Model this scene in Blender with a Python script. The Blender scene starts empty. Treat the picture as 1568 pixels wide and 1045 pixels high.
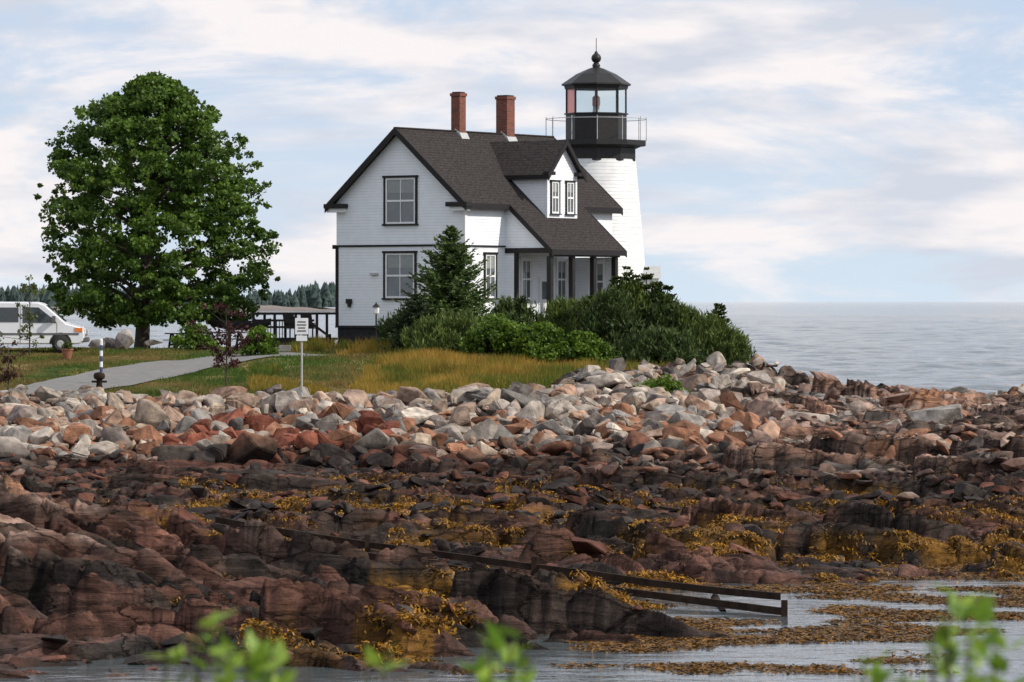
import bpy, bmesh, math, random
import numpy as np
from mathutils import Vector, Matrix
rng=np.random.default_rng(11); random.seed(11)
F=6272.0          # focal length expressed so that X = bearing*(distance)
EYE=6.0
scene=bpy.context.scene
COL=scene.collection
def brg(p): return (p-784.0)/F
def at(p,y): return brg(p)*y
# ------------------------------------------------------------ noise
def hsh(ix,iy,s):
    n=(ix.astype(np.int64)*374761393+iy.astype(np.int64)*668265263+int(s)*1274126177)&0xffffffff
    n=((n^(n>>13))*1274126177)&0xffffffff
    n=n^(n>>16)
    return (n&0xffffff)/float(0xffffff)
def vn(x,y,s=0):
    x=np.asarray(x,float);y=np.asarray(y,float)
    ix=np.floor(x);iy=np.floor(y);fx=x-ix;fy=y-iy
    ix=ix.astype(np.int64);iy=iy.astype(np.int64)
    fx=fx*fx*(3-2*fx);fy=fy*fy*(3-2*fy)
    a=hsh(ix,iy,s);b=hsh(ix+1,iy,s);c=hsh(ix,iy+1,s);d=hsh(ix+1,iy+1,s)
    return (a*(1-fx)+b*fx)*(1-fy)+(c*(1-fx)+d*fx)*fy
def fbm(x,y,s=0,o=4):
    r=0;a=.5;t=0
    for i in range(o):
        r=r+a*vn(x*2**i+17.3*i,y*2**i-9.1*i,s+i);t+=a;a*=.5
    return r/t
def sst(a,b,x):
    t=np.clip((x-a)/(b-a),0,1);return t*t*(3-2*t)
def strata(P,Q,pq,pp,s,rs=.09,ck=.045):
    """stepped, jointed beds: steep riser, then a top that dips gently"""
    S=Q/pq;i=np.floor(S).astype(np.int64);f=S-i
    T=P/pp*(.6+.8*hsh(i,i*0+1,s))+hsh(i,i*0,s)*7;j=np.floor(T).astype(np.int64);g=T-j
    r=hsh(i,j,s+2);r2=hsh(i,j,s+3)
    e=np.minimum(g,1-g)
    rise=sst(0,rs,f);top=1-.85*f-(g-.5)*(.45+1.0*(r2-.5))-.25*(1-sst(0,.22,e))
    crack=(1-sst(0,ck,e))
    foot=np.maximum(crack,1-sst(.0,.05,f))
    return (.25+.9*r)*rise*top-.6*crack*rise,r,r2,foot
# ------------------------------------------------------------ terrain survey
COLS=[-400,0,300,450,600,784,1000,1200,1400,1568,2000]
ROWS=[
(-30,[4.5]*11),(0,[4.4]*11),(9,[4.4]*11),(18,[3.0]*11),(30,[1.0]*11),(40,[-.7]*11),(55,[-.9]*11),
(64,[-.3,-.3,-.3,-.4,-.5,-.6,-.6,-.6,-.6,-.6,-.6]),
(68,[.3,.15,.05,-.0,-.15,-.35,-.5,-.6,-.6,-.6,-.6]),
(72,[.9,.8,.6,.5,.38,.1,-.3,-.5,-.5,-.6,-.6]),
(76,[1.4,1.3,.88,.75,.6,.35,-.05,-.45,-.5,-.5,-.6]),
(82,[1.9,1.85,1.0,.70,.45,.22,.05,-.22,-.4,-.45,-.5]),
(88,[2.0,1.9,.75,.40,.25,.18,.12,.0,-.15,-.3,-.4]),
(94,[1.1,1.0,.40,.25,.15,.15,.18,.2,.12,.0,-.2]),
(100,[.5,.4,.3,.25,.2,.2,.25,.35,.3,.2,.1]),
(110,[.5,.5,.4,.35,.35,.35,.4,.45,.45,.45,.45]),
(120,[.7,.7,.6,.55,.5,.55,.7,.8,.85,.85,.85]),
(130,[1.15,1.15,1.05,1.0,1.0,1.05,1.1,1.2,1.25,1.25,1.25]),
(140,[1.75,1.75,1.7,1.7,1.7,1.7,1.65,1.55,1.5,1.5,1.5]),
(150,[2.45,2.45,2.45,2.45,2.45,2.4,2.2,1.95,1.8,1.8,1.8]),
(160,[3.0,3.0,3.05,3.05,3.1,3.05,2.75,2.3,2.1,2.0,1.9]),
(168,[3.4,3.4,3.5,3.6,3.7,3.6,3.2,2.6,2.35,2.2,2.1]),
(178,[3.9,3.85,3.85,3.9,4.0,4.0,3.6,2.0,1.2,.8,.8]),
(190,[3.9,3.8,3.8,3.9,4.0,4.0,3.6,.2,-1,-1,-1]),
(205,[.5,.5,.5,1.5,3.0,3.4,2.5,-1.5,-2,-2,-2]),
(225,[-2]*11),(400,[-3]*11)]
RY=np.array([r[0] for r in ROWS],float);RZ=np.array([r[1] for r in ROWS],float);RC=np.array(COLS,float)
GEX=[-400,460,600,780,900,1040,1150,1190,1230];GEY=[149.0,149.0,149.0,153,159,165,171,178,230]
def bearing_px(X,Y): return 784+F*X/np.maximum(Y,60)
def base(X,Y):
    p=bearing_px(X,Y)
    c=np.clip(np.interp(p,RC,np.arange(len(RC))),0,len(RC)-1.0001);r=np.clip(np.interp(Y,RY,np.arange(len(RY))),0,len(RY)-1.0001)
    ci=c.astype(int);ri=r.astype(int);cf=c-ci;rf=r-ri
    return (RZ[ri,ci]*(1-cf)+RZ[ri,ci+1]*cf)*(1-rf)+(RZ[ri+1,ci]*(1-cf)+RZ[ri+1,ci+1]*cf)*rf
def grassm(X,Y):
    p=bearing_px(X,Y)
    ye=np.interp(p,GEX,GEY)+(fbm(X*.35,Y*.25,40,3)-.5)*6
    g=sst(0,1.6,Y-ye)*(1-sst(197,202,Y))
    return np.maximum(g,1-sst(12,18,Y))
RA=np.array([at(300,93.2),93.2]);RB=np.array([at(1210,79.5),79.5])
def weedm(X,Y): return sst(.46,.55,fbm(X*.5,Y*.35,99,5)-.22*(1-sst(350,650,bearing_px(X,Y)))*(1-sst(90,100,Y)))
def ter(X,Y,full=False):
    X=np.asarray(X,float);Y=np.asarray(Y,float)
    b=base(X,Y);g=grassm(X,Y);p=bearing_px(X,Y)
    wx=X+(fbm(X*.22,Y*.22,3,3)-.5)*3.4;wy=Y+(fbm(X*.2,Y*.2,8,3)-.5)*5.0
    ang=-.30;cs,sn=math.cos(ang),math.sin(ang)
    P=wx*cs+wy*sn;Q=-wx*sn+wy*cs
    h1,r1,q1,f1=strata(P,Q+(fbm(X*.8,Y*.8,12,3)-.5)*.9,2.3,4.4,21,.10,.03)
    h2,r2,q2,f2=strata(P+3+(fbm(X*.9,Y*.9,13,2)-.5)*.9,Q+(fbm(X*1.2,Y*1.2,14,2)-.5)*.55,.95,2.1,33,.18,.04)
    h3,r3,q3,f3=strata(P+9+(fbm(X*2.2,Y*2.2,15,2)-.5)*.5,Q+(fbm(X*2.4,Y*2.4,16,2)-.5)*.3,.42,1.1,45,.3,.08)
    gv=np.maximum(0,1-np.abs(2*fbm(P*.35,Q*1.1,57,3)-1)*3.0)**5
    gv2=np.maximum(0,1-np.abs(2*fbm(P*1.1+4,Q*1.5,58,3)-1)*3.5)**5
    broad=(fbm(X*.13,Y*.13,52,2)-.5)
    n=(fbm(X*1.0,Y*.8,50,4)-.5)*.30+(fbm(P*.7,Q*3.2,55,3)-.5)*.12-.22*gv-.10*gv2
    amp=np.interp(Y,[50,64,72,90,100,122,132,150,168,185],[.3,.6,1.2,1.1,.8,.65,.4,.4,.7,.6])
    amp=amp+.35*sst(950,1300,p)*sst(112,125,Y)
    amp=amp*(1-.35*sst(850,1150,p)*(1-sst(90,97,Y)))
    ab=RB-RA;t=np.clip(((X-RA[0])*ab[0]+(Y-RA[1])*ab[1])/(ab@ab),0,1)
    dr=np.hypot(X-(RA[0]+t*ab[0]),(Y-(RA[1]+t*ab[1])));cor=1-sst(1.6,3.4,dr)
    disp=amp*(h1*.92-.30+h2*.40-.1+h3*.10+n+broad*.9)
    disp=disp*(1-.75*cor)-.14*cor
    z=b+(1-g)*disp+g*((fbm(X*.4,Y*.3,60,3)-.5)*.25)
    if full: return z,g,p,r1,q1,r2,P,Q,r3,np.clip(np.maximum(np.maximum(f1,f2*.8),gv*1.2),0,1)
    return z
# ------------------------------------------------------------ mesh helpers
def obj_from(name,me,parent=None,mat=None):
    o=bpy.data.objects.new(name,me);COL.objects.link(o)
    if parent is not None:o.parent=parent
    if mat is not None:me.materials.append(mat)
    return o
def fast(name,V,Fa,col=None,mat=None,parent=None,smooth=False):
    V=np.ascontiguousarray(V,dtype=np.float32).reshape(-1,3);Fa=np.ascontiguousarray(Fa,dtype=np.int32)
    k=Fa.shape[1];me=bpy.data.meshes.new(name)
    me.vertices.add(len(V));me.vertices.foreach_set('co',V.ravel())
    me.loops.add(Fa.size);me.loops.foreach_set('vertex_index',Fa.ravel())
    me.polygons.add(len(Fa));me.polygons.foreach_set('loop_start',np.arange(0,Fa.size,k,dtype=np.int32))
    me.polygons.foreach_set('use_smooth',np.full(len(Fa),bool(smooth)))
    me.update(calc_edges=True)
    if col is not None:
        a=me.color_attributes.new('Col','FLOAT_COLOR','POINT')
        c=np.ones((len(V),4),np.float32);c[:,:3]=col
        a.data.foreach_set('color',c.ravel())
    return obj_from(name,me,parent,mat)
def empty(name,loc=(0,0,0),rz=0):
    e=bpy.data.objects.new(name,None);COL.objects.link(e);e.location=loc;e.rotation_euler=(0,0,rz);return e
def box(name,x0,x1,y0,y1,z0,z1,mat,parent=None,bev=0):
    bm=bmesh.new()
    x0,x1=min(x0,x1),max(x0,x1);y0,y1=min(y0,y1),max(y0,y1)
    vs=[bm.verts.new((x,y,z)) for x in(x0,x1) for y in(y0,y1) for z in(z0,z1)]
    for f in((0,1,3,2),(4,6,7,5),(0,4,5,1),(2,3,7,6),(0,2,6,4),(1,5,7,3)):bm.faces.new([vs[i] for i in f])
    bmesh.ops.recalc_face_normals(bm,faces=bm.faces)
    if bev: bmesh.ops.bevel(bm,geom=list(bm.edges),offset=bev,segments=2,affect='EDGES')
    me=bpy.data.meshes.new(name);bm.to_mesh(me);bm.free();return obj_from(name,me,parent,mat)
def prism(name,pts,axis,a0,a1,mat,parent=None,bev=0):
    bm=bmesh.new()
    def mk(p,a):
        if axis=='x':return(a,p[0],p[1])
        if axis=='y':return(p[0],a,p[1])
        return(p[0],p[1],a)
    v0=[bm.verts.new(mk(p,a0)) for p in pts];v1=[bm.verts.new(mk(p,a1)) for p in pts]
    bm.faces.new(v0);bm.faces.new(v1[::-1]);n=len(pts)
    for i in range(n):bm.faces.new([v0[i],v0[(i+1)%n],v1[(i+1)%n],v1[i]])
    bmesh.ops.recalc_face_normals(bm,faces=bm.faces)
    if bev: bmesh.ops.bevel(bm,geom=list(bm.edges),offset=bev,segments=3,affect='EDGES')
    me=bpy.data.meshes.new(name);bm.to_mesh(me);bm.free();return obj_from(name,me,parent,mat)
def lathe(name,prof,n,mat,parent=None,c=(0,0,0),smooth=False,rot=0):
    V=[];Fa=[]
    for r,z in prof:
        for i in range(n):
            a=2*math.pi*i/n+rot;V.append((c[0]+r*math.cos(a),c[1]+r*math.sin(a),c[2]+z))
    for k in range(len(prof)-1):
        for i in range(n):
            j=(i+1)%n;Fa.append((k*n+i,k*n+j,(k+1)*n+j,(k+1)*n+i))
    return fast(name,np.array(V),np.array(Fa),None,mat,parent,smooth)
def tube(name,pts,rad,mat,parent=None,n=8):
    V=[];Fa=[]
    pts=[Vector(p) for p in pts]
    for k,p in enumerate(pts):
        d=(pts[min(k+1,len(pts)-1)]-pts[max(k-1,0)]).normalized()
        u=d.orthogonal().normalized() if abs(d.z)>.95 else d.cross(Vector((0,0,1))).normalized()
        w=d.cross(u)
        r=rad[k] if isinstance(rad,(list,tuple)) else rad
        for i in range(n):
            a=2*math.pi*i/n;V.append(tuple(p+u*r*math.cos(a)+w*r*math.sin(a)))
    for k in range(len(pts)-1):
        for i in range(n):
            j=(i+1)%n;Fa.append((k*n+i,k*n+j,(k+1)*n+j,(k+1)*n+i))
    return fast(name,np.array(V),np.array(Fa),None,mat,parent,True)
# ------------------------------------------------------------ materials
def mat(name,col=(.5,.5,.5),rough=.6,var=.15,scale=6,bump=0,metal=0,attr=False,spec=.5,bscale=None,trans=0):
    m=bpy.data.materials.new(name);m.use_nodes=True;nt=m.node_tree;N=nt.nodes;L=nt.links
    b=N['Principled BSDF'];b.inputs['Roughness'].default_value=rough;b.inputs['Metallic'].default_value=metal
    b.inputs['Specular IOR Level'].default_value=spec
    tc=N.new('ShaderNodeTexCoord');no=N.new('ShaderNodeTexNoise');no.inputs['Scale'].default_value=scale;no.inputs['Detail'].default_value=6
    L.new(tc.outputs['Object'],no.inputs['Vector'])
    mr=N.new('ShaderNodeMapRange');mr.inputs['From Min'].default_value=.3;mr.inputs['From Max'].default_value=.7
    mr.inputs['To Min'].default_value=1-var;mr.inputs['To Max'].default_value=1+var
    L.new(no.outputs['Fac'],mr.inputs['Value'])
    vm=N.new('ShaderNodeVectorMath');vm.operation='SCALE';L.new(mr.outputs['Result'],vm.inputs['Scale'])
    if attr:
        a=N.new('ShaderNodeAttribute');a.attribute_name='Col';L.new(a.outputs['Color'],vm.inputs[0])
    else: vm.inputs[0].default_value=col[:3]
    L.new(vm.outputs[0],b.inputs['Base Color'])
    if bump:
        n2=N.new('ShaderNodeTexNoise');n2.inputs['Scale'].default_value=bscale or scale*3;n2.inputs['Detail'].default_value=8;n2.inputs['Roughness'].default_value=.66
        L.new(tc.outputs['Object'],n2.inputs['Vector'])
        bp=N.new('ShaderNodeBump');bp.name='bump_main';bp.inputs['Strength'].default_value=1;bp.inputs['Distance'].default_value=bump
        L.new(n2.outputs['Fac'],bp.inputs['Height']);L.new(bp.outputs[0],b.inputs['Normal'])
    if trans:
        tr=N.new('ShaderNodeBsdfTranslucent');L.new(vm.outputs[0],tr.inputs['Color']);mx=N.new('ShaderNodeMixShader');mx.inputs[0].default_value=trans
        L.new(b.outputs[0],mx.inputs[1]);L.new(tr.outputs[0],mx.inputs[2]);L.new(mx.outputs[0],N['Material Output'].inputs['Surface'])
    return m
def lined(name,col,rough,pitch,depth,var=.06,dark=.75,scale=2.5,spec=.5):
    """horizontal courses (clapboards / shingles)"""
    m=mat(name,col,rough,var,scale,spec=spec);nt=m.node_tree;N=nt.nodes;L=nt.links;b=N['Principled BSDF']
    tc=N.new('ShaderNodeTexCoord');sp=N.new('ShaderNodeSeparateXYZ');L.new(tc.outputs['Object'],sp.inputs[0])
    d=N.new('ShaderNodeMath');d.operation='DIVIDE';d.inputs[1].default_value=pitch;L.new(sp.outputs['Z'],d.inputs[0])
    f=N.new('ShaderNodeMath');f.operation='FRACT';L.new(d.outputs[0],f.inputs[0])
    bp=N.new('ShaderNodeBump');bp.invert=True;bp.inputs['Distance'].default_value=depth;L.new(f.outputs[0],bp.inputs['Height']);L.new(bp.outputs[0],b.inputs['Normal'])
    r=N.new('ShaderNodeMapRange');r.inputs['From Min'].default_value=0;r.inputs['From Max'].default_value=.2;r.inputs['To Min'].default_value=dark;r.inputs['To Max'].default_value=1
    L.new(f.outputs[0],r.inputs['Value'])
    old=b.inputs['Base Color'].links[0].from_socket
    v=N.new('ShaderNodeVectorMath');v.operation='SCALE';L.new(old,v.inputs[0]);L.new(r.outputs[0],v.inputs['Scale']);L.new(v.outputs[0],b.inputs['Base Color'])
    return m
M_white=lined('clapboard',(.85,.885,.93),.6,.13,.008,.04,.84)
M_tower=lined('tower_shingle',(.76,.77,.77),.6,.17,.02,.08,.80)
M_trim=mat('black_trim',(.018,.016,.016),.5,.2,spec=.25)
M_wtrim=mat('white_trim',(.82,.83,.84),.5,.05)
M_found=mat('foundation',(.03,.03,.032),.8,.3,spec=.2)
M_glass=mat('window_glass',(.10,.12,.13),.06,.25,1.2,spec=.9)
M_blind=mat('blind',(.30,.32,.32),.7,.1)
M_iron=mat('black_iron',(.022,.021,.021),.45,.2,spec=.3)
M_rail=mat('rail_metal',(.45,.46,.46),.4,.1)
M_rust=mat('rusty_iron',(.032,.020,.014),.85,.5,4,.01,spec=.15)
M_wood=mat('dark_wood',(.03,.026,.024),.8,.3,spec=.15)
M_asph=mat('asphalt',(.20,.195,.19),.9,.12,3,.01,bscale=30,spec=.2)
M_rock=mat('granite_rock',rough=.8,var=.5,scale=3.0,bump=.07,attr=True,bscale=4.5,spec=.12)
M_bed=mat('bedrock',rough=.75,var=.5,scale=1.3,bump=.10,attr=True,bscale=3.2,spec=.16)
M_leaf=mat('foliage',rough=.5,var=.25,scale=2,attr=True,trans=.35,spec=.3)
M_needle=mat('needles',rough=.6,var=.25,scale=2,attr=True,trans=.12,spec=.25)
M_grass=mat('grass_blades',rough=.6,var=.2,scale=.6,attr=True,trans=.3,spec=.2)
M_weed=mat('rockweed',rough=.45,var=.45,scale=3,attr=True,trans=.15,spec=.25)
M_bark=mat('bark',(.06,.048,.038),.9,.4,6,.03)
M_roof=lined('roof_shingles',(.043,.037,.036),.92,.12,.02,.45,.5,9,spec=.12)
# bedding planes + joints on the bedrock
nt=M_bed.node_tree;N=nt.nodes;L=nt.links
tc=N.new('ShaderNodeTexCoord');mp=N.new('ShaderNodeMapping');mp.inputs['Rotation'].default_value=(0,.16,.28);mp.inputs['Scale'].default_value=(.6,2.8,5.5);L.new(tc.outputs['Object'],mp.inputs[0])
ns=N.new('ShaderNodeTexNoise');ns.inputs['Scale'].default_value=1;ns.inputs['Detail'].default_value=8;ns.inputs['Roughness'].default_value=.66;ns.inputs['Distortion'].default_value=.7;L.new(mp.outputs[0],ns.inputs['Vector'])
mp2=N.new('ShaderNodeMapping');mp2.inputs['Rotation'].default_value=(0,.2,.28);mp2.inputs['Scale'].default_value=(.6,1.2,1.8);L.new(tc.outputs['Object'],mp2.inputs[0])
nd=N.new('ShaderNodeVectorMath');nd.operation='ADD';L.new(mp2.outputs[0],nd.inputs[0]);nsc=N.new('ShaderNodeVectorMath');nsc.operation='SCALE';nsc.inputs['Scale'].default_value=.5;L.new(ns.outputs['Color'],nsc.inputs[0]);L.new(nsc.outputs[0],nd.inputs[1])
vo=N.new('ShaderNodeTexVoronoi');vo.feature='DISTANCE_TO_EDGE';vo.inputs['Scale'].default_value=1.0;L.new(nd.outputs[0],vo.inputs['Vector'])
vr=N.new('ShaderNodeMapRange');vr.inputs['From Max'].default_value=.04;L.new(vo.outputs['Distance'],vr.inputs['Value'])
b2=N.new('ShaderNodeBump');b2.inputs['Distance'].default_value=.12;L.new(ns.outputs['Fac'],b2.inputs['Height'])
b3=N.new('ShaderNodeBump');b3.inputs['Distance'].default_value=.08;L.new(vr.outputs[0],b3.inputs['Height']);L.new(b2.outputs[0],b3.inputs['Normal']);L.new(b3.outputs[0],N['bump_main'].inputs['Normal'])
vm=N.new('ShaderNodeVectorMath');vm.operation='SCALE';r_=N.new('ShaderNodeMapRange');r_.inputs['From Min'].default_value=.35;r_.inputs['From Max'].default_value=.62;r_.inputs['To Min'].default_value=.42;r_.inputs['To Max'].default_value=1.4
L.new(ns.outputs['Fac'],r_.inputs['Value']);bsd=N['Principled BSDF'];L.new(bsd.inputs['Base Color'].links[0].from_socket,vm.inputs[0]);L.new(r_.outputs[0],vm.inputs['Scale']);L.new(vm.outputs[0],bsd.inputs['Base Color'])
def brickmat():
    m=mat('brick',(.3,.1,.06),.85,.3,3);nt=m.node_tree;N=nt.nodes;L=nt.links;b=N['Principled BSDF']
    tc=N.new('ShaderNodeTexCoord');sp=N.new('ShaderNodeSeparateXYZ');L.new(tc.outputs['Object'],sp.inputs[0])
    ad=N.new('ShaderNodeMath');L.new(sp.outputs['X'],ad.inputs[0]);L.new(sp.outputs['Y'],ad.inputs[1])
    cb=N.new('ShaderNodeCombineXYZ');L.new(ad.outputs[0],cb.inputs[0]);L.new(sp.outputs['Z'],cb.inputs[1])
    br=N.new('ShaderNodeTexBrick');br.inputs['Color1'].default_value=(.25,.065,.035,1);br.inputs['Color2'].default_value=(.12,.04,.028,1);br.inputs['Mortar'].default_value=(.16,.11,.09,1)
    br.inputs['Scale'].default_value=1;br.inputs['Brick Width'].default_value=.21;br.inputs['Row Height'].default_value=.075;br.inputs['Mortar Size'].default_value=.008
    L.new(cb.outputs[0],br.inputs['Vector']);L.new(br.outputs['Color'],b.inputs['Base Color']);return m
M_brick=brickmat()
def clearglass(name,col,f):
    m=bpy.data.materials.new(name);m.use_nodes=True;N=m.node_tree.nodes;L=m.node_tree.links
    t=N.new('ShaderNodeBsdfTransparent');t.inputs[0].default_value=(*col,1);b=N['Principled BSDF'];b.inputs['Base Color'].default_value=(*col,1);b.inputs['Roughness'].default_value=.05
    x=N.new('ShaderNodeMixShader');x.inputs[0].default_value=f;L.new(t.outputs[0],x.inputs[1]);L.new(b.outputs[0],x.inputs[2]);L.new(x.outputs[0],N['Material Output'].inputs[0]);return m
M_clear=clearglass('lantern_glass',(.93,.98,.98),.12)
M_redg=clearglass('red_lantern_glass',(.75,.30,.28),.5)
for m_ in(M_bed,M_rock):
    nt=m_.node_tree;N=nt.nodes;L=nt.links
    g=N.new('ShaderNodeNewGeometry');s=N.new('ShaderNodeSeparateXYZ');L.new(g.outputs['Position'],s.inputs[0])
    r=N.new('ShaderNodeMapRange');r.inputs['From Min'].default_value=.0;r.inputs['From Max'].default_value=1.0;r.inputs['To Min'].default_value=.45;r.inputs['To Max'].default_value=.85
    L.new(s.outputs['Z'],r.inputs['Value']);L.new(r.outputs[0],N['Principled BSDF'].inputs['Roughness'])
# ------------------------------------------------------------ ground
def seg(a,b,s): return np.arange(a,b,s)
ys=np.concatenate([seg(-30,40,2.5),seg(40,62,1),seg(62,96,.06),seg(96,150,.13),seg(150,190,.22),seg(190,240,1.5),seg(240,420,20)])
xi=np.linspace(-1,1,801)
wid=np.interp(ys,[-30,70,100,180,400],[13,13,18,31,60])
YY,XI=np.meshgrid(ys,xi,indexing='ij');XX=XI*wid[:,None]
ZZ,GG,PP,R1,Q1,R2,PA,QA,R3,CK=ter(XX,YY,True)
def tide_dark(z,X,Y):
    t=z+(fbm(X*.5,Y*.35,70,4)-.5)*.8-.30*(1-sst(95,105,Y))
    return 1-sst(1.05,1.5,t)      # 1 = wet / algae zone
pink=np.array([.38,.215,.15]);grey=np.array([.25,.225,.21]);lite=np.array([.44,.36,.30]);oran=np.array([.40,.18,.085]);dk=np.array([.034,.027,.024])
def mixc(a,b,t): return a*(1-t[...,None])+b*t[...,None]
def bedcolor(X,Y,Z,P,Q,r1,q1,r3,ck):
    c=mixc(np.broadcast_to(grey,X.shape+(3,)),pink,sst(.30,.6,fbm(P*.25,Q*.6,80,4)*.7+r1*.3))
    c=mixc(c,lite,sst(.55,.75,fbm(P*.6,Q*1.5,84,4)))
    c=mixc(c,oran,.75*sst(.55,.70,fbm(P*.4,Q*.8,88,3)))
    lichen=sst(.43,.60,fbm(P*.30,Q*1.0,92,5));c=mixc(c,dk*1.5,.85*lichen)
    c=c*(.65+.45*q1[...,None]+.2*r3[...,None])
    d=tide_dark(Z,X,Y)
    dd=mixc(np.broadcast_to(dk,X.shape+(3,)),np.array([.10,.046,.033]),sst(.42,.66,fbm(P*.35,Q*.8,96,4)))
    dd=mixc(dd,np.array([.22,.105,.075]),.8*sst(.60,.80,q1*.45+.15*r3+.4*fbm(P*.4,Q*.4,97,2))*(1-.6*sst(100,112,Y)))
    c=mixc(c,dd,d*.95)
    w=(1-sst(.45,.8,Z))*weedm(X,Y)*sst(64,70,Y)*(1-sst(118,128,Y))
    c=mixc(c,np.array([.24,.115,.012])*(.3+1.0*fbm(X*2,Y*1.2,101,3)[...,None]),.85*w)
    c=c*(1-.72*ck[...,None])          # algae and crevice shade painted into joints, step feet and grooves
    bank=sst(128,134,Y)*(1-sst(1050,1250,784+F*X/np.maximum(Y,60)))  # bank ground colour darkened to paint shade into gaps between boulders
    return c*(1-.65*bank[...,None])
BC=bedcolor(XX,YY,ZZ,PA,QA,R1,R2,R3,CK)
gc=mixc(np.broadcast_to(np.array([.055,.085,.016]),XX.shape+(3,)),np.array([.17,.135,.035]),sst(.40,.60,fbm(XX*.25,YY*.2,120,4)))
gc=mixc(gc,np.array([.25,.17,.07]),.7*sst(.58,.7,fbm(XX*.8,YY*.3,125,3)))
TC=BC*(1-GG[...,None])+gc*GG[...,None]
nr,nc=XX.shape;idx=np.arange(nr*nc).reshape(nr,nc)
FQ=np.stack([idx[:-1,:-1],idx[:-1,1:],idx[1:,1:],idx[1:,:-1]],-1).reshape(-1,4)
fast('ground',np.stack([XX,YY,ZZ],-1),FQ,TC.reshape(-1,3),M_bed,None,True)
# ------------------------------------------------------------ boulders
def rockvar(seed,flat,bev):
    r=random.Random(seed);bm=bmesh.new()
    for i in range(r.randint(10,17)):
        v=Vector((r.gauss(0,1),r.gauss(0,1),r.gauss(0,1)));v.normalize()
        v=Vector([math.copysign(abs(c)**.7,c) for c in v])*.5
        bm.verts.new((v.x*r.uniform(.85,1.15),v.y*.8*r.uniform(.85,1.15),v.z*flat))
    h=bmesh.ops.convex_hull(bm,input=bm.verts)
    dele=[e for e in h['geom_interior'] if isinstance(e,bmesh.types.BMVert)]
    if dele:bmesh.ops.delete(bm,geom=dele,context='VERTS')
    bmesh.ops.dissolve_limit(bm,angle_limit=.15,verts=bm.verts,edges=bm.edges)
    lim=max(v.co.length for v in bm.verts)
    bmesh.ops.bevel(bm,geom=list(bm.edges),offset=bev,offset_type='OFFSET',segments=1 if bev<.05 else 2,affect='EDGES',clamp_overlap=True)
    bmesh.ops.triangulate(bm,faces=bm.faces);bmesh.ops.recalc_face_normals(bm,faces=bm.faces)
    ok=max(v.co.length for v in bm.verts)<lim*1.02
    bm.verts.index_update()
    V=np.array([v.co[:] for v in bm.verts]);Fa=np.array([[v.index for v in f.verts] for f in bm.faces]);bm.free();return V,Fa,ok
RV=[];k=0
while len(RV)<24 and k<400:
    a,b_,ok=rockvar(100+k,random.Random(k).uniform(.5,.95),(.025,.055,.085)[k%3]);k+=1
    if ok:RV.append((a,b_))
def scatter(name,X,Y,S,pal,squash=1,sink=.22,dz=0,tilt=.28):
    Z=ter(X,Y);VV=[];FF=[];CC=[];off=0
    for i in range(len(X)):
        V,Fa=RV[rng.integers(len(RV))];s=S[i]
        a=rng.uniform(0,6.28);t1=rng.normal(0,tilt);t2=rng.normal(0,tilt)
        Rm=np.array((Matrix.Rotation(t1,3,'X')@Matrix.Rotation(t2,3,'Y')@Matrix.Rotation(a,3,'Z')))
        W=(V*np.array([s*rng.uniform(.85,1.5),s*rng.uniform(.75,1.1),s*squash*rng.uniform(.7,1.15)]))@Rm.T
        W=W+np.array([X[i],Y[i],Z[i]+s*squash*sink+dz])
        c=np.array(pal(X[i],Y[i],Z[i]))*rng.uniform(.55,1.12)
        zz=W[:,2]*.5+.5*(Z[i]+.15)
        d=tide_dark(zz,np.full(len(W),X[i]),np.full(len(W),Y[i]))
        dc=np.array([.036,.029,.026])*rng.uniform(.6,1.7) if rng.random()<.7 else np.array([.12,.052,.036])*rng.uniform(.6,1.3)
        CC.append(c[None,:]*(1-d[:,None])+dc[None,:]*d[:,None])
        VV.append(W);FF.append(Fa+off);off+=len(W)
    return fast(name,np.concatenate(VV),np.concatenate(FF),np.concatenate(CC),M_rock)
PAL=[(.36,.31,.27),(.43,.37,.31),(.38,.27,.21),(.38,.24,.17),(.26,.24,.22),(.52,.45,.38),(.33,.27,.235),(.15,.13,.12),(.42,.33,.25),(.36,.26,.20)]
def palU(x,y,z):
    p=784+F*x/y;c=PAL[rng.integers(len(PAL))]
    if 260<p<600 and z<1.75 and rng.random()<.5:c=(.22,.075,.048)
    elif z<1.9 and rng.random()<.35:c=(.31,.155,.095)
    elif p>1150 and rng.random()<.6:c=(.28,.19,.155)
    return c
def pts(n,y0,y1,p0,p1):
    Y=rng.uniform(y0,y1,n);return rng.uniform(brg(p0),brg(p1),n)*Y,Y
X,Y=pts(8400,128,168,-120,1200)
g=grassm(X,Y);k=(g<.12);X,Y=X[k],Y[k]
S=.22+.95*rng.random(len(X))**3;big=rng.random(len(X))<.05;S=np.where(big,S+.55,S)
scatter('shore_boulders',X,Y,S,palU,.92,.18,0,.38)
X,Y=pts(1000,127,172,1120,1750);S=.25+.9*rng.random(len(X))**3
scatter('shore_boulders',X,Y,S,palU,.5,.10)
X,Y=pts(8500,97,132,-120,1750);k=fbm(X*.2,Y*.12,140,3)>.42;X,Y=X[k],Y[k];S=.14+.7*rng.random(len(X))**3
scatter('tidal_rocks',X,Y,S,palU,.6,.10)
X,Y=pts(900,66,97,-120,1350);S=.10+.55*rng.random(len(X))**3
k=(ter(X,Y)>-.25)&(ter(X,Y)<.7);scatter('tidal_rocks',X[k],Y[k],S[k],palU,.65,.1)
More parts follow.
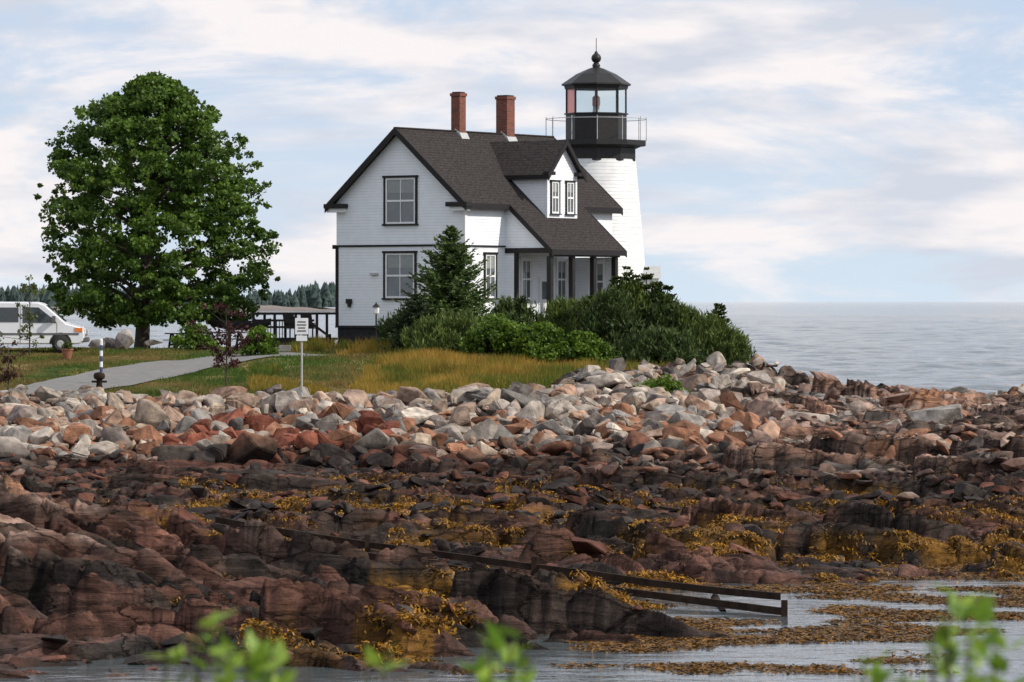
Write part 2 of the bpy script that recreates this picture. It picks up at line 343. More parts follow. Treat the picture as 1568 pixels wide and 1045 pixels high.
bx=[(340,147.5,1.5),(440,144,1.7),(120,146,1.2),(635,146,1.5),(730,147,1.5),(860,150,2.0),(905,156,1.6),(1000,157,1.6),(1090,159,1.5),(1165,160,1.4),(1240,150,1.6),(1440,146,1.6),(30,142,1.4),(230,145,1.3),(540,145,1.5),(790,145,1.3),(960,150,1.3),(560,139,1.4),(690,136,1.3),(820,140,1.4),(250,137,1.3),(90,136,1.4)]
X=np.array([at(a,b) for a,b,c in bx]);Y=np.array([b for a,b,c in bx],float);S=np.array([c for a,b,c in bx])
scatter('large_boulders',X,Y,S,lambda x,y,z:PAL[rng.integers(5)],.75,.15)
bx=[(900,88,1.3),(800,91,.9),(470,96.5,.8),(1150,98,1.2),(1480,110,1.1),(990,82,.8),(690,97,.8),(1330,103,1.0),(1140,93,.9),(1090,84,.6)]
X=np.array([at(a,b) for a,b,c in bx]);Y=np.array([b for a,b,c in bx],float);S=np.array([c for a,b,c in bx])
scatter('large_boulders',X,Y,S,lambda x,y,z:(.10,.07,.055),.6,.15)
# ------------------------------------------------------------ rockweed
def strips(cx,cy,cz,n,L,W,colA,colB,horiz=False,spread=.2,xb=1):
    m=len(cx)*n
    C=np.repeat(np.stack([cx,cy,cz],-1),n,0);a=rng.uniform(0,2*math.pi,m)
    a0=rng.uniform(0,2*math.pi,m);q=spread*np.sqrt(rng.random(m))
    l=L*rng.uniform(.4,1.2,m);d=np.stack([np.cos(a)*l,np.sin(a)*l,np.zeros(m)],-1)
    st=C+np.stack([np.cos(a0)*q*xb,np.sin(a0)*q,(0 if horiz else 1)*.10*(1-(q/spread)**2)+rng.uniform(-.015,.03,m)],-1)
    en=st+d;en[:,2]+=rng.uniform(-.03,.02,m) if horiz else rng.uniform(-.09,.015,m)
    w=np.stack([-np.sin(a),np.cos(a),rng.normal(0,.5,m)],-1)*W*rng.uniform(.5,1.2,m)[:,None]
    V=np.stack([st-w,st+w,en+w*.6,en-w*.6],1).reshape(-1,3)
    t=np.clip(np.repeat(rng.random(len(cx)),n)*.75+rng.random(m)*.45-.15,0,1)
    c=np.array(colA)[None]*(1-t[:,None])+np.array(colB)[None]*t[:,None]
    return V,np.arange(4*m).reshape(-1,4),np.repeat(c,4,0)
X,Y=pts(62000,68,124,250,1750);Z=ter(X,Y)
k=(Z<.75)&(Z>-.12)&(weedm(X,Y)>.12)&(fbm(X*1.4,Y*.9,160,3)>.40);X,Y,Z=X[k],Y[k],Z[k]
V,Fa,C=strips(X,Y,Z,15,.085,.018,(.05,.028,.008),(.46,.22,.012))
fast('rockweed',V,Fa,C,M_weed)
X,Y=pts(20000,66,97,700,1750);Z=ter(X,Y)
k=(Z<.02)&(fbm(X*.45,Y*.55,150,5)>.52-.010*(Y-80));X,Y=X[k],Y[k]
V,Fa,C=strips(X,Y,np.full(len(X),.004),13,.11,.018,(.045,.028,.012),(.28,.13,.018),True,.24,1.4)
fast('floating_rockweed',V,Fa,C,M_weed)
# ------------------------------------------------------------ sea
def watermat():
    m=bpy.data.materials.new('sea_water');m.use_nodes=True;N=m.node_tree.nodes;L=m.node_tree.links;b=N['Principled BSDF']
    b.inputs['Base Color'].default_value=(.09,.11,.118,1);b.inputs['Roughness'].default_value=.05;b.inputs['IOR'].default_value=1.36
    g=N.new('ShaderNodeNewGeometry');mp=N.new('ShaderNodeMapping');mp.inputs['Scale'].default_value=(.8,1.3,1);L.new(g.outputs['Position'],mp.inputs[0])
    n=N.new('ShaderNodeTexNoise');n.inputs['Scale'].default_value=1.2;n.inputs['Detail'].default_value=5;n.inputs['Roughness'].default_value=.6;L.new(mp.outputs[0],n.inputs['Vector'])
    s=N.new('ShaderNodeSeparateXYZ');L.new(g.outputs['Position'],s.inputs[0])
    r=N.new('ShaderNodeMapRange');r.inputs['From Min'].default_value=100;r.inputs['From Max'].default_value=260;r.inputs['To Min'].default_value=.11;r.inputs['To Max'].default_value=.7
    L.new(s.outputs['Y'],r.inputs['Value'])
    bp=N.new('ShaderNodeBump');bp.inputs['Distance'].default_value=.35;L.new(r.outputs[0],bp.inputs['Strength']);L.new(n.outputs['Fac'],bp.inputs['Height']);L.new(bp.outputs[0],b.inputs['Normal'])
    return m
wy=175*np.exp(np.linspace(0,math.log(2200/175.),1150));wu=np.linspace(-.155,.155,430)
WY,WU=np.meshgrid(wy,wu,indexing='ij');WX=WU*WY;WZ=np.zeros_like(WX)
stepy=np.gradient(wy)[:,None];wr=np.random.default_rng(5)
for i in range(46):
    lam=.9*1.07**i;th=math.radians(-62+wr.normal(0,42));k_=2*math.pi/lam
    fade=np.clip((lam/stepy-2.2)/2.5,0,1);A=.0062*lam**.7
    ph=k_*(WX*math.cos(th)+WY*math.sin(th))+wr.uniform(0,6.28)
    WZ+=A*fade*np.sin(ph)*(.3+1.4*vn(WX/lam/3+i*7,WY/lam/3,300+i))
WZ*=sst(175,190,WY)*(1-sst(1700,2200,WY))*(1-sst(.14,.155,np.abs(WU)))
n0=WX.size;V=np.stack([WX,WY,WZ],-1).reshape(-1,3)
ii=np.arange(n0).reshape(WX.shape);Fq=np.stack([ii[:-1,:-1],ii[:-1,1:],ii[1:,1:],ii[1:,:-1]],-1).reshape(-1,4)
ex=[(-30000,-200,0),(30000,-200,0),(30000,175,0),(-30000,175,0),
    (-30000,2200,0),(30000,2200,0),(30000,60000,0),(-30000,60000,0),
    (-30000,175,0),(-.155*175,175,0),(-.155*2200,2200,0),(-30000,2200,0),
    (.155*175,175,0),(30000,175,0),(30000,2200,0),(.155*2200,2200,0)]
V=np.concatenate([V,np.array(ex,float)]);Fq=np.concatenate([Fq,np.arange(16).reshape(4,4)+n0])
fast('sea',V,Fq,None,watermat(),None,True)
# ------------------------------------------------------------ distant island
M_isl=mat('island_rock',(.20,.165,.15),.9,.25,.03)
M_far=mat('distant_foliage',(.050,.078,.070),.9,.3,.03)  # distance haze mixed into the colour as a bluish green
xs=np.linspace(-520,-95,120);D=2600.
V=[];Fa=[]
for i,x in enumerate(xs):
    h=(2.0+2.6*float(fbm(np.array([x*.05]),np.array([0.]),5,3)[0]))*min(1,(i)/6+.1,(119-i)/22+.1)
    for j,(dy,k) in enumerate([(0,-.3),(25,.55),(70,1),(200,1.1),(300,-.3)]):V.append((x,D+dy,h*k))
for i in range(len(xs)-1):
    for j in range(4):a=i*5+j;Fa.append((a,a+5,a+6,a+1))
fast('island',np.array(V),np.array(Fa),None,M_isl,None,True)
V=[];Fa=[];o=0
for i in range(1700):
    x=rng.uniform(-510,-108);y=D+rng.uniform(60,200)
    dens=float(vn(np.array([x*.03]),np.array([2.]),9)[0]);dens=max(dens,.8*math.exp(-((x+125)/25)**2))
    h=(6+10*dens)*rng.uniform(.45,1.3);r=h*rng.uniform(.16,.30)
    n=6
    for k,(rr,zz) in enumerate([(r*1.2,0),(r*1.0,h*.35),(r*.5,h*.7),(0.1,h)]):
        for q in range(n):
            a=q*math.pi/3+k;V.append((x+rr*rng.uniform(.6,1.3)*math.cos(a),y+rr*math.sin(a),2.2+zz))
    for k in range(3):
        for q in range(n):Fa.append((o+k*n+q,o+k*n+(q+1)%n,o+(k+1)*n+(q+1)%n,o+(k+1)*n+q))
    o+=4*n
fast('distant_forest',np.array(V),np.array(Fa),None,M_far)
# ------------------------------------------------------------ HOUSE
TH=math.radians(35)
H=empty('keepers_house',(-2.07,180,0),-TH)
RX=-3.55;RT=13.72;SL=.88
def rz(x): return RT-SL*abs(x-RX)
prism('walls',[(-7.1,4.9),(0,4.9),(0,rz(0)-.16),(RX,RT-.16),(-7.1,rz(0)-.16)],'y',0,11.7,M_white,H)
box('foundation',-7.06,-.04,.04,11.66,3.2,4.9,M_found,H)
def slab(name,x0,x1,y0,y1,m=M_roof,th=.14):
    return prism(name,[(x0,rz(x0)),(x1,rz(x1)),(x1,rz(x1)-th),(x0,rz(x0)-th)],'y',y0,y1,m,H)
slab('roof_seaward',RX,.32,-.36,12.0);slab('roof_landward',-7.42,RX-.001,-.36,12.0)
slab('porch_roof',.322,2.6,3.0,8.85)
box('ridge_cap',RX-.09,RX+.09,-.36,12.0,RT-.02,RT+.03,M_roof,H)
def rake(name,x0,x1,y0,y1,d=.30,up=.025):
    prism(name,[(x0,rz(x0)+up),(x1,rz(x1)+up),(x1,rz(x1)-d),(x0,rz(x0)-d)],'y',y0,y1,M_trim,H)
rake('rake_right',RX,.36,-.42,-.362);rake('rake_left',-7.46,RX-.002,-.42,-.362)
rake('rake_back',RX,.36,12.002,12.06)
rake('porch_rake',.36,2.66,2.93,2.998,.26)
rake('porch_rake_back',.36,2.66,8.852,8.91,.26)
box('eave_fascia',.322,.36,-.36,2.93,rz(.32)-.26,rz(.32)-.002,M_trim,H)
box('eave_fascia_b',.322,.36,8.91,12.0,rz(.32)-.26,rz(.32)-.002,M_trim,H)
box('eave_fascia_l',-7.46,-7.422,-.36,12.0,rz(-7.42)-.26,rz(-7.42)-.002,M_trim,H)
box('porch_fascia',2.602,2.66,3.0,8.85,rz(2.6)-.24,rz(2.6)+.0,M_trim,H)
box('return_left',-7.5,-6.45,-.44,-.003,rz(0)-.42,rz(0)-.22,M_trim,H);box('return_right',-.75,.40,-.44,-.003,rz(0)-.42,rz(0)-.22,M_trim,H)
box('return_rl',-7.42,-6.55,-.3,-.003,rz(0)-.60,rz(0)-.425,M_wtrim,H);box('return_rr',-.6,.3,-.3,-.003,rz(0)-.60,rz(0)-.425,M_wtrim,H)
box('belt_gable',-7.12,.03,-.06,-.003,8.44,8.53,M_trim,H);box('belt_side',.003,.06,-.06,3.05,8.42,8.49,M_trim,H)
box('belt_flare',-7.28,-7.1,-.08,.4,8.36,8.54,M_trim,H)
box('corner_left',-7.14,-6.98,-.035,-.003,4.92,8.44,M_trim,H);box('corner_near',-.12,.035,-.035,-.003,4.92,10.0,M_wtrim,H)
box('corner_near2',.003,.035,-.003,.12,4.9,10.0,M_wtrim,H)
box('water_table',-7.14,.04,-.05,-.003,4.82,4.92,M_found,H)
def window(name,kind,c,w,z0,z1,off=0,casing=M_trim,cw=.10,parent=H,cols=2):
    def bx(nm,a0,a1,b0,b1,za,zb,m):
        if kind=='g': box(name+'_'+nm,a0,a1,off-b1,off-b0,za,zb,m,parent)
        else: box(name+'_'+nm,off+b0,off+b1,a0,a1,za,zb,m,parent)
    a0,a1=c-w/2,c+w/2
    bx('casing_l',a0,a0+cw,.003,.07,z0,z1,casing);bx('casing_r',a1-cw,a1,.003,.07,z0,z1,casing)
    bx('head',a0-.04,a1+.04,.003,.10,z1,z1+cw,casing);bx('sill',a0-.05,a1+.05,.003,.12,z0-cw*.8,z0,casing)
    i0,i1=a0+cw,a1-cw;bx('glass',i0,i1,.004,.012,z0,z1,M_glass)
    zm=(z0+z1)/2
    bx('blind',i0+.12,i1-.12,.0125,.016,zm+.35*(z1-zm),z1-.06,M_blind)
    s=.085
    bx('sash_l',i0,i0+s,.017,.045,z0,z1,M_wtrim);bx('sash_r',i1-s,i1,.017,.045,z0,z1,M_wtrim)
    bx('sash_t',i0+s,i1-s,.017,.045,z1-s,z1,M_wtrim);bx('sash_b',i0+s,i1-s,.017,.045,z0,z0+s,M_wtrim)
    bx('rail',i0+s,i1-s,.017,.05,zm-.04,zm+.04,M_wtrim)
    if cols==2:
        cc=(i0+i1)/2;bx('muntin_u',cc-.02,cc+.02,.017,.035,zm+.04,z1-s,M_wtrim);bx('muntin_l',cc-.02,cc+.02,.017,.035,z0+s,zm-.04,M_wtrim)
window('win_upper','g',-3.5,1.85,9.45,11.5);window('win_lower','g',-3.53,1.82,6.15,8.15)
window('win_side','s',1.9,.95,6.15,8.1,0,M_trim,.08)
box('wall_vent',-5.15,-4.75,-.12,-.003,7.18,7.27,M_rail,H);box('wall_lantern',-6.45,-6.2,-.2,-.003,5.9,6.12,M_iron,H,.02);box('wall_lantern_base',-6.38,-6.27,-.15,-.003,5.75,5.9,M_iron,H)
prism('porch_gable',[(.0,10.25),(.0,8.38),(2.38,8.38),(2.38,rz(2.38)-.15),(.3,rz(.3)-.15)],'y',3.12,3.2,M_white,H)
box('porch_beam_side',.0,2.4,3.05,3.22,8.15,8.378,M_trim,H)
box('porch_beam',2.28,2.42,3.22,8.7,8.0,8.22,M_trim,H)
box('porch_return',.003,.48,3.12,3.2,4.9,8.15,M_white,H);box('porch_return_trim',.48,.66,3.08,3.2,4.9,8.15,M_trim,H)
for t in(3.18,4.9,6.6,8.35):box('post',2.25,2.47,t-.11,t+.11,4.9,8.0,M_trim,H)
box('porch_floor',.0,2.5,3.1,8.7,4.7,4.9,M_wood,H);box('porch_skirt',2.3,2.4,3.1,8.7,3.3,4.7,M_found,H)
box('porch_knee_wall',2.32,2.40,5.02,8.23,4.9,5.75,M_white,H)
box('porch_end_wall',.003,2.24,8.5,8.58,4.9,8.0,M_white,H)
window('win_porch_a','s',4.7,.9,6.1,7.9,0,M_wtrim,.08);window('win_porch_b','s',7.5,.9,6.1,7.9,0,M_wtrim,.08)
window('win_porch_c','g',1.3,1.0,6.0,7.8,8.5,M_wtrim,.08)
box('door',.004,.05,5.7,6.6,4.95,7.1,M_wtrim,H);box('door_pane',.052,.06,5.9,6.4,6.1,6.9,M_glass,H)
DT0,DT1,DF=5.0,7.4,.95;dtm=(DT0+DT1)/2;DZ=13.28;DS=1.08
def dz(t):return DZ-DS*abs(t-dtm)
prism('dormer_body',[(DT0,9.0),(DT1,9.0),(DT1,dz(DT1)-.14),(dtm,DZ-.14),(DT0,dz(DT0)-.14)],'x',-2.6,DF,M_white,H)
def dslab(name,t0,t1,x0,x1,th,m,up=0):
    prism(name,[(t0,dz(t0)+up),(t1,dz(t1)+up),(t1,dz(t1)-th),(t0,dz(t0)-th)],'x',x0,x1,m,H)
dslab('dormer_roof_a',DT0-.28,dtm,-3.45,1.2,.13,M_roof);dslab('dormer_roof_b',dtm+.001,DT1+.28,-3.45,1.2,.13,M_roof)
dslab('dormer_rake_a',DT0-.31,dtm,1.202,1.25,.24,M_trim,.02);dslab('dormer_rake_b',dtm+.001,DT1+.31,1.202,1.25,.24,M_trim,.02)
box('dormer_fascia',-1.3,1.2,DT0-.31,DT0-.282,dz(DT0-.28)-.2,dz(DT0-.28)-.002,M_trim,H)
box('dormer_return_a',DF+.003,1.24,DT0-.3,DT0+.25,dz(DT0)-.32,dz(DT0)-.16,M_trim,H);box('dormer_return_b',DF+.003,1.24,DT1-.25,DT1+.3,dz(DT0)-.32,dz(DT0)-.16,M_trim,H)
box('dormer_corner',DF-.1,DF+.03,DT0-.03,DT0-.003,9.3,dz(DT0)-.33,M_wtrim,H)
window('dormer_win_a','s',5.6,.72,9.95,11.4,DF,M_trim,.06);window('dormer_win_b','s',6.8,.72,9.95,11.4,DF,M_trim,.06)
for (t,w,zt) in((4.45,.48,15.3),(8.15,.62,15.3)):
    box('chimney',RX-w/2,RX+w/2,t-w/2,t+w/2,12.7,zt,M_brick,H)
    box('chimney_corbel',RX-w/2-.04,RX+w/2+.04,t-w/2-.04,t+w/2+.04,zt,zt+.14,M_brick,H)
    box('chimney_cap',RX-w/2+.03,RX+w/2-.03,t-w/2+.03,t+w/2-.03,zt+.14,zt+.2,M_found,H)
    prism('chimney_flashing',[(RX,RT+.12),(RX+w/2+.05,rz(RX+w/2)+.1),(RX+w/2+.18,rz(RX+w/2+.18)+.015),(RX,RT-.1)],'y',t-w/2-.05,t+w/2+.05,M_rail,H)
# ------------------------------------------------------------ LIGHTHOUSE
T=empty('lighthouse',(4.03,196,0),0)
lathe('tower_base',[(2.75,3.0),(2.72,3.9)],48,M_found,T)
lathe('tower_shaft',[(2.70,3.9),(2.4,7.0),(1.90,12.78)],48,M_tower,T,smooth=True)
lathe('corbel',[(1.96,12.7),(1.96,13.3),(2.25,13.42),(2.48,13.45),(2.48,13.68),(0,13.69)],10,M_iron,T,rot=.3)
lathe('lantern_wall',[(1.46,13.69),(1.46,14.93),(1.54,14.94),(1.54,15.0),(1.3,15.01)],8,M_iron,T)
lathe('lantern_floor',[(1.4,14.9),(0,14.9)],8,M_iron,T)
for i in range(8):
    a=i*math.pi/4;b=a+math.pi/4
    p=(1.42*math.cos(a),1.42*math.sin(a));q=(1.42*math.cos(b),1.42*math.sin(b))
    tube('mullion',[(p[0],p[1],15.0),(p[0],p[1],16.2)],.045,M_iron,T,6)
    fast('pane',np.array([(p[0]*.98,p[1]*.98,15.0),(q[0]*.98,q[1]*.98,15.0),(q[0]*.98,q[1]*.98,16.2),(p[0]*.98,p[1]*.98,16.2)]),np.array([[0,1,2,3]]),None,M_redg if i==4 else M_clear,T)
lathe('lantern_cornice',[(1.2,16.15),(1.5,16.15),(1.54,16.3),(1.66,16.33),(1.66,16.4),(.95,16.88),(.35,17.15),(.18,17.2)],8,M_iron,T)
lathe('vent_ball',[(.15,17.15),(.2,17.3),(.12,17.42)]+[(.24*math.sin(k*math.pi/8),17.64-.24*math.cos(k*math.pi/8)) for k in range(1,8)]+[(.09,17.9),(.02,18.0)],16,M_iron,T,smooth=True)
tube('lightning_rod',[(0,0,17.9),(0,0,18.6)],.018,M_iron,T,6)
M_red=mat('red_lens',(.45,.06,.05),.3,.1)
lathe('lamp_pedestal',[(.2,14.9),(.16,15.2),(.16,15.3)],12,M_rail,T);lathe('beacon_lens',[(.14,15.3),(.19,15.4),(.19,15.75),(.1,15.85),(0,15.87)],12,M_red,T,smooth=True)
for i in range(12):
    a=i*2*math.pi/12;tube('baluster',[(2.4*math.cos(a),2.4*math.sin(a),13.68),(2.4*math.cos(a),2.4*math.sin(a),14.82)],.02,M_rail,T,5)
for z in(14.72,):
    tube('gallery_rail',[(2.4*math.cos(a),2.4*math.sin(a),z) for a in np.linspace(0,2*math.pi,41)],.016,M_rail,T,5)
box('vestibule',1.6,2.95,-1.2,.2,3.2,7.1,M_tower,T);prism('vestibule_roof',[(-1.35,7.1),(.35,7.1),(-.5,7.7)],'x',1.5,3.05,M_rail,T)
# ------------------------------------------------------------ foliage
def leaves(C,R,n,size,colA,colB,asp=1.6,sq=.8,up=0):
    k=len(C);m=k*n
    d=rng.normal(size=(m,3));d/=np.linalg.norm(d,axis=1)[:,None]
    r=np.repeat(R,n)*rng.random(m)**.45
    P=np.repeat(C,n,0)+d*r[:,None]*np.array([1,1,sq])
    a=rng.normal(size=(m,3))
    if up: a=a*.45+d*.5+np.array([0,0,up])
    a/=np.linalg.norm(a,axis=1)[:,None]
    b=np.cross(a,rng.normal(size=(m,3)));b/=np.linalg.norm(b,axis=1)[:,None]
    s=size*rng.uniform(.6,1.3,m)[:,None]
    V=np.stack([P-a*s*asp*.5,P+b*s*.5,P+a*s*asp*.5,P-b*s*.5],1).reshape(-1,3)
    t=np.clip(np.repeat(rng.random(k),n)*.6+rng.random(m)*.4+(d[:,2]*.15),0,1)
    c=np.array(colA)[None]*(1-t[:,None])+np.array(colB)[None]*t[:,None]
    return V,np.arange(4*m).reshape(-1,4),np.repeat(c,4,0)
tree=empty('maple_tree',(-16.9,187,-.3));tree.scale=(1.05,1.05,1.05)
zc=np.array([4.9,5.5,6.3,7.8,9.2,10.6,12.,13.4,14.5,15.2,15.8]);rl=np.array([2.6,3.9,4.6,4.9,4.9,4.8,4.4,3.6,2.6,1.4,.2]);cxo=np.array([.6,.9,.95,.9,.7,.55,.5,.4,.4,.6,.6])
C=[];R=[]
for i in range(900):
    z=rng.uniform(5.2,15.6);r=np.interp(z,zc,rl);cx=np.interp(z,zc,cxo)
    a=rng.uniform(0,2*math.pi);lump=.72+.44*float(vn(np.array([a*1.9+z*.35]),np.array([z*.9]),79)[0])
    q=min(r*lump,5.1)*(rng.uniform(.6,1.02) if rng.random()<.82 else rng.uniform(.1,.6))
    C.append((cx+q*math.cos(a),q*math.sin(a),z-.2*q/4));R.append(rng.uniform(.25,.62))
C=np.array(C);R=np.array(R)
V,Fa,Cc=leaves(C,R,95,.14,(.032,.074,.012),(.135,.23,.030),1.3,.6)
fast('crown',V,Fa,Cc,M_leaf,tree)
sa=rng.uniform(0,6.283,300);sz=rng.uniform(5.2,15.9,300);C2=[]
for a,z in zip(sa,sz):
    r=np.interp(z,zc,rl)*rng.uniform(.92,1.08);C2.append((np.interp(z,zc,cxo)+r*math.cos(a),r*math.sin(a),z))
V,Fa,Cc=leaves(np.array(C2),rng.uniform(.12,.36,300),30,.14,(.04,.08,.014),(.13,.21,.03),1.3,.7)
fast('outer_sprays',V,Fa,Cc,M_leaf,tree)
tube('trunk',[(0,0,3.5),(.02,0,4.4),(.1,0,6),(.3,0,9),(.5,0,12.5),(.6,0,14.5)],[.42,.32,.28,.2,.1,.03],M_bark,tree,10)
for i in range(40):
    z=rng.uniform(4.9,13);a=rng.uniform(0,6.28);r=np.interp(z+1.3,zc,rl)*.8
    p0=Vector((.1+.04*(z-4),0,z));p2=Vector((.5+r*math.cos(a),r*math.sin(a),z+1.4));pm=(p0+p2)/2+Vector((0,0,.25))
    tube('limb',[p0,pm,p2],[.11,.07,.02],M_bark,tree,6)
def conifer(name,x,y,z0,h,rad,lev=34,colA=(.018,.034,.018),colB=(.06,.09,.035),pw=.85,dense=1.0):
    e=empty(name,(x,y,z0));tube('trunk',[(0,0,-.3),(0,0,h*.96)],[.10,.015],M_bark,e,7)
    Vs=[];Cs=[]
    for l in range(lev):
        f=(l+rng.random())/lev;z=h*(.04+.95*f);r=rad*(1-f)**pw+.06
        nb=int((9+6*(1-f))*dense)
        for b in range(nb):
            a=rng.uniform(0,6.283);L=r*rng.uniform(.55,1.22);dr=np.array([math.cos(a),math.sin(a),.15+.4*f+rng.normal(0,.12)]);side=np.array([-math.sin(a),math.cos(a),0])
            n=int(10+38*L/max(rad,.1))
            t=rng.random(n)**.8;P=np.array([0,0,z])+dr*(L*t)[:,None]-np.array([0,0,1])*(.14*L*np.sin(t*2.6))[:,None]
            sg=np.sign(rng.normal(size=n));tw=side[None]*sg[:,None]*rng.uniform(.3,1,n)[:,None]+dr[None]*rng.uniform(.4,1,n)[:,None]+rng.normal(0,.3,(n,3))
            tw/=np.linalg.norm(tw,axis=1)[:,None];ln=(.10+.26*(1-t)*L)*rng.uniform(.7,1.2,n)
            en=P+tw*ln[:,None];w=np.cross(tw,rng.normal(size=(n,3)));w/=np.linalg.norm(w,axis=1)[:,None];w*=.034
            Vs.append(np.stack([P-w,P+w,en+w*.5,en-w*.5],1).reshape(-1,3))
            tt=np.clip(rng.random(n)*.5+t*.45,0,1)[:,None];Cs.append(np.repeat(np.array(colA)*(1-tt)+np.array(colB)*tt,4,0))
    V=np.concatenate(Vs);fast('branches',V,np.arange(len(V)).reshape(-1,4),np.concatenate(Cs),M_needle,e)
def gz(x,y): return float(ter(np.array([x]),np.array([y]))[0])
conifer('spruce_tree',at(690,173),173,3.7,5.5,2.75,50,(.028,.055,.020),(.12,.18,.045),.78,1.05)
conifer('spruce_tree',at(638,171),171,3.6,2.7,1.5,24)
def bush(name,p,y,w,h,n,kind,lean=0,per=70):
    x=at(p,y);z0=gz(x,y);e=empty(name,(x,y,z0));C=[];R=[]
    for i in range(n):
        a=rng.uniform(0,6.283);q=rng.random()**.5;zz=rng.random()
        rr=w*.5*q*math.sqrt(max(.05,1-zz**2.2))*(.8+.4*float(vn(np.array([a*1.5]),np.array([zz*2+p*.01]),88)[0]));C.append((rr*math.cos(a)+lean*zz,rr*math.sin(a)*.8,.15+h*.88*zz*rng.uniform(.85,1.1)));R.append(rng.uniform(.18,.42))
    C=np.array(C);R=np.array(R)
    for i in range(4):
        a=i*1.6;tube('stem',[(0,0,-.2),(w*.2*math.cos(a),w*.15*math.sin(a),h*.6)],[.05,.02],M_bark,e,5)
    if kind=='pine':
        V,Fa,c=leaves(C,R,per,.05,(.026,.050,.013),(.13,.18,.035),6,1.2,.9)
        fast('needles',V,Fa,c,M_needle,e)
    elif kind=='dark':
        V,Fa,c=leaves(C,R,per,.06,(.018,.036,.013),(.08,.12,.03),5,1.2,.7);fast('needles',V,Fa,c,M_needle,e)
    else:
        V,Fa,c=leaves(C,R,per,.11,(.035,.075,.01),(.15,.24,.025),1.4,.8);fast('leaves',V,Fa,c,M_leaf,e)
bush('juniper_bush',700,170,5.0,1.7,200,'pine')
bush('juniper_bush',622,173,2.8,1.5,90,'dark')
bush('juniper_bush',790,175,3.2,2.1,130,'dark')
bush('leafy_shrub',765,167,3.2,1.8,130,'leaf')
bush('leafy_shrub',825,166.5,3.0,1.5,120,'leaf')
bush('leafy_shrub',885,166.5,2.6,1.35,100,'leaf')
bush('mugo_pine',865,172,3.0,2.3,150,'pine')
bush('mugo_pine',905,171,2.4,2.5,140,'pine')
bush('mugo_pine',935,170,2.6,2.9,180,'dark')
bush('mugo_pine',968,171,2.6,3.3,230,'pine')
bush('mugo_pine',1005,171,2.6,3.0,220,'dark')
bush('mugo_pine',1045,171,2.8,2.6,220,'pine')
bush('mugo_pine',1088,170,2.6,2.3,200,'pine')
bush('mugo_pine',1116,170,1.8,1.5,100,'pine')
bush('mugo_pine',1010,168,3.8,1.5,180,'dark')
for p,h in((905,2.9),(944,3.8),(960,4.2),(974,3.8),(990,4.1),(1006,3.6),(1022,3.4),(1100,2.6)):
    conifer('young_pine',at(p,171),171,3.3,h,.75,20,(.022,.042,.012),(.10,.14,.033),.6,.8)
bush('beach_rose',1010,153,1.7,.7,50,'leaf')
def sapling(name,p,y,ztop,w,ca,cb,n=26,crown0=.35):
    x=at(p,y);z0=gz(x,y);h=ztop-z0;e=empty(name,(x,y,z0));tube('trunk',[(0,0,-.1),(.03,0,h*.5),(0,0,h*.95)],[.035,.028,.01],M_bark,e,6)
    C=np.array([(rng.normal(0,w*.25),rng.normal(0,w*.25),h*(crown0+(1-crown0)*rng.random())) for i in range(n)])
    for c_ in C[::2]:tube('twig',[(0,0,c_[2]*.8),tuple(c_)],.01,M_bark,e,4)
    V,Fa,c=leaves(C,rng.uniform(.12,.26,n),22,.085,ca,cb,1.5);fast('leaves',V,Fa,c,M_leaf,e)
sapling('red_maple_sapling',346,150.5,5.9,1.7,(.03,.012,.012),(.10,.03,.03),50)
sapling('sapling',45,174,7.0,1.3,(.05,.07,.015),(.12,.14,.03),26,.1)
sapling('red_maple_sapling',12,149.5,4.6,.8,(.05,.03,.015),(.12,.06,.04),22)
bush('garden_shrub',395,172,1.4,1.0,40,'leaf');bush('garden_shrub',300,178,2.0,1.0,40,'leaf')
# ------------------------------------------------------------ grasses
def blades(name,X,Y,h0,h1,palA,palB,w=.03):
    Z=ter(X,Y);m=len(X);h=rng.uniform(h0,h1,m)*(.5+1.0*vn(X*.6,Y*.5,200));a=rng.uniform(0,6.283,m);ln=rng.normal(0,.35,m)*h
    B=np.stack([X,Y,Z-.03],-1);s=np.stack([np.cos(a),np.sin(a)*.3,np.zeros(m)],-1)*w
    tip=B+np.stack([ln,rng.normal(0,.2,m)*h,h],-1)
    V=np.stack([B-s,B+s,tip],1).reshape(-1,3);t=np.clip(fbm(X*.45,Y*.25,210,3)*2.6-.85+rng.normal(0,.22,m),0,1)[:,None]
    c=np.array(palA)*(1-t)+np.array(palB)*t
    fast(name,V,np.arange(3*m).reshape(-1,3),np.repeat(c,3,0),M_grass)
RDP=[(-21.5,146),(-17.6,152),(-16.4,156),(-15.4,160),(-14.2,164.5),(-12.6,168.5),(-10.8,171.2),(-9.0,172.6)]
RDX=[a for a,b in RDP];RDY=[b for a,b in RDP]
def road_d(X,Y): return np.where(Y>173.2,9,np.abs(X-np.interp(Y,RDY,RDX)))
X,Y=pts(170000,148,177,385,1160);pp=784+F*X/Y;k=(grassm(X,Y)>.3)&(fbm(X*.3,Y*.22,215,3)+.22*sst(500,640,pp)-.18*sst(163,172,Y)*(pp<640)>.47)&(road_d(X,Y)>2.6);X,Y=X[k],Y[k]
blades('tall_grass',X,Y,.16,.56,(.08,.13,.018),(.42,.26,.05),.028)
X,Y=pts(170000,147,184,-100,1150);k=(grassm(X,Y)>.4)&(road_d(X,Y)>2.2);X,Y=X[k],Y[k]
blades('lawn_grass',X,Y,.05,.15,(.07,.13,.02),(.24,.17,.06),.035)
